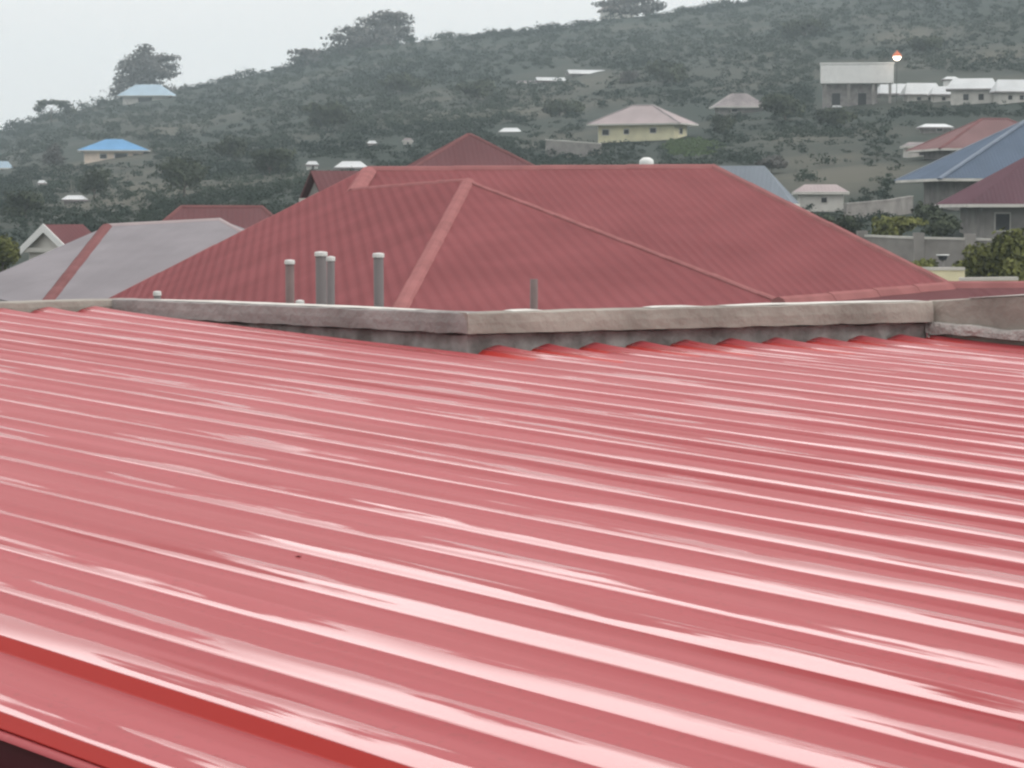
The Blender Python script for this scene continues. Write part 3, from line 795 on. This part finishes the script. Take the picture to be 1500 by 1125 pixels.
# white concrete block on columns with the lamp
d = depth_at(1255, 158)
k = d / F; b = P(1255, 158, d)
blk = empty('concrete_building', b, -0.12)
tag(blk, 'plain white concrete upper storey overhanging grey columns, beside the lit lamp', 'building')
mb = MB(); mb.box(-53 * k, 53 * k, 0, 40 * k, 36 * k, 64 * k); mb.build('upper_storey', M['white'], blk)
mb = MB(); mb.box(-54 * k, 54 * k, -1 * k, 41 * k, 64.1 * k, 66 * k); mb.build('roof_slab', M['white'], blk)
mb = MB(); mb.box(-50 * k, 30 * k, 14 * k, 39 * k, -20 * k, 35.9 * k); mb.build('lower_wall', M['plaster_grey'], blk)
for xx in (-46, -12, 24, 48):
    mb = MB(); mb.box(xx * k - 2 * k, xx * k + 2 * k, 2 * k, 6 * k, -20 * k, 35.9 * k); mb.build('column', M['block'], blk)
for xx in (-30, 8):
    mb = MB(); mb.box(xx * k - 6 * k, xx * k + 6 * k, 13.6 * k, 14.2 * k, 2 * k, 22 * k); mb.build('doorway', M['dark'], blk)
dl = d - 1.5; kl = 0.85 * dl / F
lp = P(1313, 158, dl); lt = P(1313, 84, dl); hL = lt[2] - lp[2]
lamp = empty('street_lamp', lp)
tag(lamp, 'lit lamp with an orange shade on a thin post beside the white block', 'street lamp')
mb = MB(); mb.tube((0, 0, -1), (0, 0, hL + 1.5 * kl), 0.7 * kl, .5 * kl, 8); mb.build('post', M['post'], lamp)
mb = MB(); mb.lathe([(8.5 * kl, 1.0 * kl), (8 * kl, 3 * kl), (4.5 * kl, 7 * kl), (1.5 * kl, 9 * kl), (1.5 * kl, 11 * kl)], (0, -1.6 * kl, hL), 16); mb.build('lamp_shade', M['shade_orange'], lamp, True)
mb = MB(); mb.lathe([(1.0 * kl, -6 * kl), (4.6 * kl, -4.5 * kl), (6.8 * kl, -1.2 * kl), (6.8 * kl, 0.9 * kl)], (0, -1.6 * kl, hL), 16); mb.build('bulb', M['bulb'], lamp, True)


# compound walls and odds and ends in the valley
def wall_run(label, pts, h, m, t=0.2, pier=None, cope='pale'):
    """pts: (x, y of the foot, depth)"""
    W = [P(*p) for p in pts]; o = W[0].copy()
    root = empty('compound_wall', o); tag(root, label, 'wall')
    mb = MB(); mc = MB()
    for a, b_ in zip(W[:-1], W[1:]):
        dv = (b_ - a)[:2]; ln = np.linalg.norm(dv); dv /= ln; nv = np.array([-dv[1], dv[0]]) * t / 2
        for (m_, za, zb, f) in ((mb, -0.8, h, 1.0), (mc, h + .002, h + .09, 1.3)):
            q = [a[:2] - nv * f, b_[:2] - nv * f, b_[:2] + nv * f, a[:2] + nv * f]
            zz0 = [a[2], b_[2], b_[2], a[2]]
            m_.add([(p[0] - o[0], p[1] - o[1], z + za - o[2]) for p, z in zip(q, zz0)] + [(p[0] - o[0], p[1] - o[1], z + zb - o[2]) for p, z in zip(q, zz0)],
                   [(3, 2, 1, 0), (4, 5, 6, 7), (0, 1, 5, 4), (1, 2, 6, 5), (2, 3, 7, 6), (3, 0, 4, 7)])
    mb.build('wall_body', M[m], root); mc.build('coping', M[cope], root)
    if pier:
        for a in W:
            mp = MB(); mp.box(a[0] - o[0] - pier, a[0] - o[0] + pier, a[1] - o[1] - pier - .05, a[1] - o[1] + pier, a[2] - o[2] - .8, a[2] - o[2] + h + .25); mp.build('pier', M[m], root)
    return root


wall_run('grey block compound wall below the maroon house', [(1262, 388, 101), (1345, 392, 99), (1420, 394, 98), (1520, 398, 97)], 1.15, 'block', pier=.2)
wall_run('cream wall at the right foot of the big red roof', [(1348, 436, 72), (1412, 436, 72)], 0.8, 'cream')
wall_run('low pale wall behind the red outbuilding ridge at the right edge', [(1405, 436, 66), (1490, 435, 66)], 0.45, 'cream')
wall_run('grey garden wall beside the sky blue roofed house', [(222, 242, 330), (247, 238, 330)], 1.5, 'block')
wall_run('pale earth wall below the cream house', [(800, 216, 236), (880, 222, 232)], 0.7, 'block')
wall_run('block wall between the cream hut and the slate blue house', [(1238, 312, 138), (1300, 306, 142), (1335, 300, 146)], 0.45, 'block', cope='block')
# water tank above the big ridge
dt = 130; kt = dt / F; tb = P(947, 262, dt)
tank = empty('water_tank', tb); tag(tank, 'white plastic water tank showing just above the big red ridge', 'water tank')
mb = MB(); mb.lathe([(10.5 * kt, 14 * kt), (10.5 * kt, 25 * kt), (9.5 * kt, 28 * kt), (5 * kt, 31 * kt), (2.5 * kt, 31.3 * kt)], n=18); mb.build('tank_body', M['white'], tank, True)
mb = MB()
for sx in (-1, 1):
    for s2 in (-1, 1): mb.tube((sx * 6 * kt, s2 * 6 * kt, -2), (sx * 6 * kt, s2 * 6 * kt, 13.8 * kt), .1, .1, 6)
mb.box(-9 * kt, 9 * kt, -9 * kt, 9 * kt, 13 * kt, 13.9 * kt); mb.build('stand', M['block'], tank)
bn = P(1381, 381, 97)
bas = empty('white_basin', bn); tag(bas, 'white rimmed dark basin standing in front of the grey compound wall', 'basin')
mb = MB(); mb.lathe([(.14, 0), (.22, .18)], n=14); mb.build('bowl', M['dark'], bas, True)
mb = MB(); mb.lathe([(.225, .17), (.26, .18), (.26, .22), (.225, .22)], n=14); mb.build('rim', M['white'], bas, True)
mb = MB(); mb.tube((0, 0, -.9), (0, 0, .0), .06, .06, 8); mb.build('stand', M['block'], bas)

# ------------------------------------------------------------------ plants
def leaf_cloud(blobs, n, size, flat=0.6):
    """leaf clusters: small bent quads spread through ellipsoid blobs (centre, radii), denser near the outside"""
    vol = np.array([b[1][0] * b[1][1] * b[1][2] for b in blobs]) ** 0.7
    pick = rng.choice(len(blobs), n, p=vol / vol.sum())
    C = np.array([b[0] for b in blobs])[pick]; Rr = np.array([b[1] for b in blobs])[pick]
    dv = rng.normal(size=(n, 3)); dv /= np.linalg.norm(dv, axis=1)[:, None]
    rad = rng.random(n) ** 0.45 * (1 + 0.12 * rng.normal(size=n))
    c = C + dv * Rr * rad[:, None]
    nr = dv + 0.7 * rng.normal(size=(n, 3)); nr[:, 2] += 0.35; nr /= np.linalg.norm(nr, axis=1)[:, None]
    t = np.cross(nr, rng.normal(size=(n, 3))); t /= np.linalg.norm(t, axis=1)[:, None]; b = np.cross(nr, t)
    s = size * (0.6 + 0.8 * rng.random(n))[:, None]
    v = np.stack([c - t * s, c - b * s * flat, c + t * s, c + b * s * flat], 1)
    return v.reshape(-1, 3)


def quads(name, v):
    n = len(v) // 4
    me = bpy.data.meshes.new(name)
    me.vertices.add(4 * n); me.vertices.foreach_set('co', v.reshape(-1).astype(np.float32))
    me.loops.add(4 * n); me.loops.foreach_set('vertex_index', np.arange(4 * n, dtype=np.int32))
    me.polygons.add(n); me.polygons.foreach_set('loop_start', np.arange(0, 4 * n, 4, dtype=np.int32)); me.polygons.foreach_set('loop_total', np.full(n, 4, dtype=np.int32))
    me.update(calc_edges=True)
    return me


def tree(name, label, x, yb, d, h_px, w_px, crown0=0.3, blobs=None, m='foliage', n=1800, leaf=None, cat='tree', group=None, spread=1.0):
    k = d / F; base = P(x, yb, d); h, w = h_px * k, w_px * k
    root = empty(name, base); tag(root, label, cat, group)
    if blobs is None:
        blobs = []
        for i in range(9):
            a = rng.random() * 6.28; r = 0.30 * w * math.sqrt(rng.random())
            z = h * (crown0 + (1 - crown0) * (0.25 + 0.5 * rng.random()))
            blobs.append(((r * math.cos(a), r * math.sin(a), z), (w * rng.uniform(.16, .26), w * rng.uniform(.16, .26), h * (1 - crown0) * rng.uniform(.2, .32))))
    else:   # (x, z, rx, rz) in crown pixels from the base
        blobs = [((bx * k, rng.uniform(-.2, .2) * w * .5, bz * k), (rx * k, rx * k * .8, rz * k)) for bx, bz, rx, rz in blobs]
    mb = MB()
    tr = max(0.05, 0.035 * h)
    top = h * (crown0 + 0.25)
    mb.tube((0, 0, -0.8), (0, 0, top * .5), tr, tr * .75, 8); mb.tube((0, 0, top * .5), (tr * .6, 0, top), tr * .75, tr * .45, 8)
    for (c, r) in blobs[:7]:
        s = (0, 0, top * rng.uniform(.45, .85)); mb.tube(s, (c[0] * .8, c[1] * .8, max(c[2], s[2] + .1)), tr * .4, tr * .12, 6)
    mb.build('trunk', M['bark'], root)
    lf = leaf if leaf else max(0.10, 0.035 * w)
    link('crown', quads('crown', leaf_cloud(blobs, n, lf)), M[m], root)
    return root


# skyline trees
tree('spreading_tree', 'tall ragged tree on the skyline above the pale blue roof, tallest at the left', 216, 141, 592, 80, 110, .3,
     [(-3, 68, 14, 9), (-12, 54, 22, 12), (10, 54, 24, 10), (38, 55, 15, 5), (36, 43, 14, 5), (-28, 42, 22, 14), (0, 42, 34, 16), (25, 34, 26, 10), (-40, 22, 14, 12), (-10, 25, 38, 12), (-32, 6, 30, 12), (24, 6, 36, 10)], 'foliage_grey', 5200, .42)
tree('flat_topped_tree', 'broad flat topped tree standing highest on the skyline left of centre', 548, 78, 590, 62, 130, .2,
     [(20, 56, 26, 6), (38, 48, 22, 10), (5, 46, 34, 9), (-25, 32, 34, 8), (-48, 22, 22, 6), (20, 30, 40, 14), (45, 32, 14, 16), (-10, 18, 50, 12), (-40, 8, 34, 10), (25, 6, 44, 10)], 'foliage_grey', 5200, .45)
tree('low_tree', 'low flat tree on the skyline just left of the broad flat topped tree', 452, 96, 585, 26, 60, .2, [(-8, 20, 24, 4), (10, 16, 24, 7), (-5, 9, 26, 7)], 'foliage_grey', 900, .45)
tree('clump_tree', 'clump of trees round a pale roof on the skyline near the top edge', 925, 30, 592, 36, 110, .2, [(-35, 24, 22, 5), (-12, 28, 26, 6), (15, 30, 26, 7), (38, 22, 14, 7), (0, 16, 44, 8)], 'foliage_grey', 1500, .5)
tree('arched_tree', 'small double crowned tree with a gap of sky beneath it, far left on the skyline', 75, 178, 560, 34, 60, .35, [(-18, 20, 9, 8), (-12, 27, 10, 5), (8, 28, 14, 4), (20, 24, 12, 6), (28, 16, 12, 6)], 'foliage', 900, .35)
# bigger trees on the slopes: (x, foot row, height, width, material, label)
for (x, yb, h, w, m_, lab) in (
        (138, 292, 48, 66, 'foliage', 'dark round tree in front of the sky blue roofed house'),
        (38, 325, 46, 84, 'foliage', 'wide dark bushy tree at the left edge below the small hut'),
        (80, 250, 40, 40, 'foliage_grey', 'greyish tree left of the sky blue roofed house'),
        (270, 290, 70, 90, 'foliage', 'broad dark tree on the slope right of the sky blue roof'),
        (395, 262, 50, 80, 'foliage', 'spreading dark tree above the left end of the red roofs'),
        (345, 240, 46, 70, 'foliage', 'dark tree on the slope below the left skyline dip'),
        (820, 172, 34, 76, 'foliage', 'dark tree left of the cream house roof'),
        (980, 128, 40, 80, 'foliage', 'dark tree on the slope above the cream house'),
        (1060, 200, 34, 50, 'foliage', 'dark tree between the cream house and the weathered roof'),
        (1150, 185, 50, 90, 'foliage', 'large dark tree right of the weathered roof'),
        (1225, 190, 34, 70, 'foliage', 'dark tree below the white concrete block'),
        (1130, 250, 24, 60, 'foliage_grey', 'olive grey bushy tree above the slate blue roof'),
        (920, 128, 26, 40, 'foliage_grey', 'greyish tree between the long sheds and the cream house'),
        (1350, 80, 30, 70, 'foliage', 'dark tree on the upper slope above the white roofed houses'),
        (1180, 60, 34, 80, 'foliage', 'dark tree on the upper slope left of the lamp'),
        (700, 150, 34, 80, 'foliage', 'dark tree on the slope above the dark red pyramid roof'),
        (590, 140, 34, 90, 'foliage', 'dark tree on the slope below the flat topped tree'),
        (480, 190, 40, 90, 'foliage', 'dark tree low on the slope above the white roofed shed')):
    tree('hill_tree', lab, x, yb, depth_at(x, yb), h, w, .12, None, m_, 1500, None, 'tree', 'trees on the hillside')
# bushes in the valley at right and left
for (x, yb, d, h, w, m_, lab, n) in (
        (1462, 425, 80, 88, 112, 'foliage_olive', 'large olive green bush at the right edge above the outbuilding ridge', 3800),
        (1418, 424, 83, 52, 60, 'foliage_olive', 'small olive bush left of the large olive bush', 1600),
        (1222, 352, 108, 46, 84, 'foliage', 'dark bush below the cream hut', 1800),
        (1300, 350, 108, 36, 100, 'foliage_olive', 'wide olive bush above the grey compound wall', 1800),
        (1366, 350, 112, 62, 104, 'foliage', 'dark bush under the eaves of the large blue roof at right', 2600),
        (1352, 402, 92, 22, 60, 'foliage_olive', 'low green shrub at the foot of the grey compound wall', 900),
        (4, 400, 98, 58, 56, 'foliage_olive', 'olive bush at the left edge beside the white gable', 1500)):
    tree('bush', lab, x, yb, d, h, w, .02, None, m_, n, None, 'bush', 'bushes round the valley houses')

# scrub over the hillside: one mass nobody could count
keep = [(104, 208, 222, 236), (172, 124, 258, 150), (858, 160, 1030, 204), (756, 104, 890, 116), (1042, 145, 1126, 165), (1196, 92, 1320, 158), (1284, 110, 1500, 150),
        (1335, 175, 1500, 238), (1318, 190, 1500, 345), (1048, 245, 1165, 300), (1164, 272, 1242, 304), (446, 236, 540, 250), (538, 205, 604, 212), (730, 187, 766, 196),
        (90, 287, 126, 296), (54, 266, 68, 271), (0, 240, 18, 252), (934, 228, 960, 262), (985, 212, 1035, 228), (875, 10, 940, 18), (64, 160, 86, 176)]
sv = []
cnt = 0
tries = 0
while cnt < 13000 and tries < 70000:
    tries += 1
    x = rng.uniform(-160, 1660)
    yr = float(np.interp(x, RX, RY))
    g = 1 - rng.random() ** 0.8 * 0.85
    d = 100 * math.exp(g * math.log(6.0)) * 1.004
    y = 400 - (400 - yr) * g
    if any(a - 6 < x < c + 6 and b < y < e + 9 for a, b, c, e in keep): continue
    dens = 0.85 + 1.1 * mnoise.noise(Vector((x * 0.010, y * 0.018, 4.2))) + 0.9 * (g - 0.55)
    dens *= 1 - 0.8 * min(1.0, float(bare_at(x, y)))
    if rng.random() > dens: continue
    wp = rng.uniform(9, 26) * (0.8 + .5 * (1 - g)); hp = wp * rng.uniform(.35, .65)
    k = d / F
    X = (x - 750) / F * d; Z = float(tz(x, d))
    bl = []
    for q in range(3):
        bl.append(((X + rng.normal() * wp * k * .2, d + rng.normal() * wp * k * .2, Z + hp * k * rng.uniform(.25, .6)), (wp * k * rng.uniform(.22, .42), wp * k * .35, hp * k * rng.uniform(.3, .5))))
    sv.append(leaf_cloud(bl, 54, wp * k * 0.075))
    cnt += 1
for i in range(420):          # taller bushes along the ridge
    x = rng.uniform(-150, 1600); d = 600 * (1 - 0.03 * rng.random()); k = d / F
    if 168 < x < 262 or 862 < x < 950: continue
    wp = rng.uniform(10, 34); hp = wp * rng.uniform(.25, .55) * (0.6 + .8 * (mnoise.noise(Vector((x * .012, 2, 7))) + .5))
    X = (x - 750) / F * d; Z = float(tz(x, d))
    sv.append(leaf_cloud([((X + rng.normal() * wp * k * .2, d, Z + hp * k * rng.uniform(.3, .6)), (wp * k * .35, wp * k * .3, hp * k * .5)) for q in range(3)], 90, wp * k * .06))
sc = link('scrub', quads('scrub', np.concatenate(sv)), M['bush'])
tag(sc, 'dark green scrub and bushes covering the hillside', 'scrub', kind='stuff')
# bright grass patch by the cream house
gx0 = []
n = 3200
xg = rng.uniform(965, 1065, n); yg = rng.uniform(205, 236, n)
kk = ((xg - 1015) / 40) ** 2 + ((yg - 219) / 11) ** 2 < (rng.random(n) ** .7) * 1.5
xg, yg = xg[kk], yg[kk]
gv = []
for a, b_ in zip(xg, yg):
    d = depth_at(a, b_) ; X = (a - 750) / F * d; Z = float(tz(a, d)); s = .35 * rng.uniform(.6, 1.3); an = rng.uniform(0, 6.28)
    dx, dy = math.cos(an) * s * .5, math.sin(an) * s * .5
    gv.append([(X - dx, d - dy, Z - .05), (X + dx, d + dy, Z - .05), (X + dx * .6, d + dy * .6 - .1, Z + s), (X - dx * .6, d - dy * .6 - .1, Z + s)])
go_ = link('grass', quads('grass', np.array(gv).reshape(-1, 3)), M['grass'])
tag(go_, 'patch of bright green grass below the cream house', 'grass', kind='stuff')

# ------------------------------------------------------------------ air
HAZE = 0.0005
hz = MB(); hz.box(-1560, 1560, -1560, 1560, -2.0, 110.0)
hm = bpy.data.materials.new('haze'); hm.use_nodes = True
ht = hm.node_tree; ht.nodes.clear()
pv = ht.nodes.new('ShaderNodeVolumePrincipled'); pv.inputs['Density'].default_value = HAZE; pv.inputs['Color'].default_value = (0.80, 0.94, 1.0, 1); pv.inputs['Anisotropy'].default_value = 0.0
om = ht.nodes.new('ShaderNodeOutputMaterial'); ht.links.new(pv.outputs[0], om.inputs['Volume'])
ho = hz.build('haze', hm); tag(ho, 'thin grey evening haze over the valley and hillside', 'haze', kind='stuff')
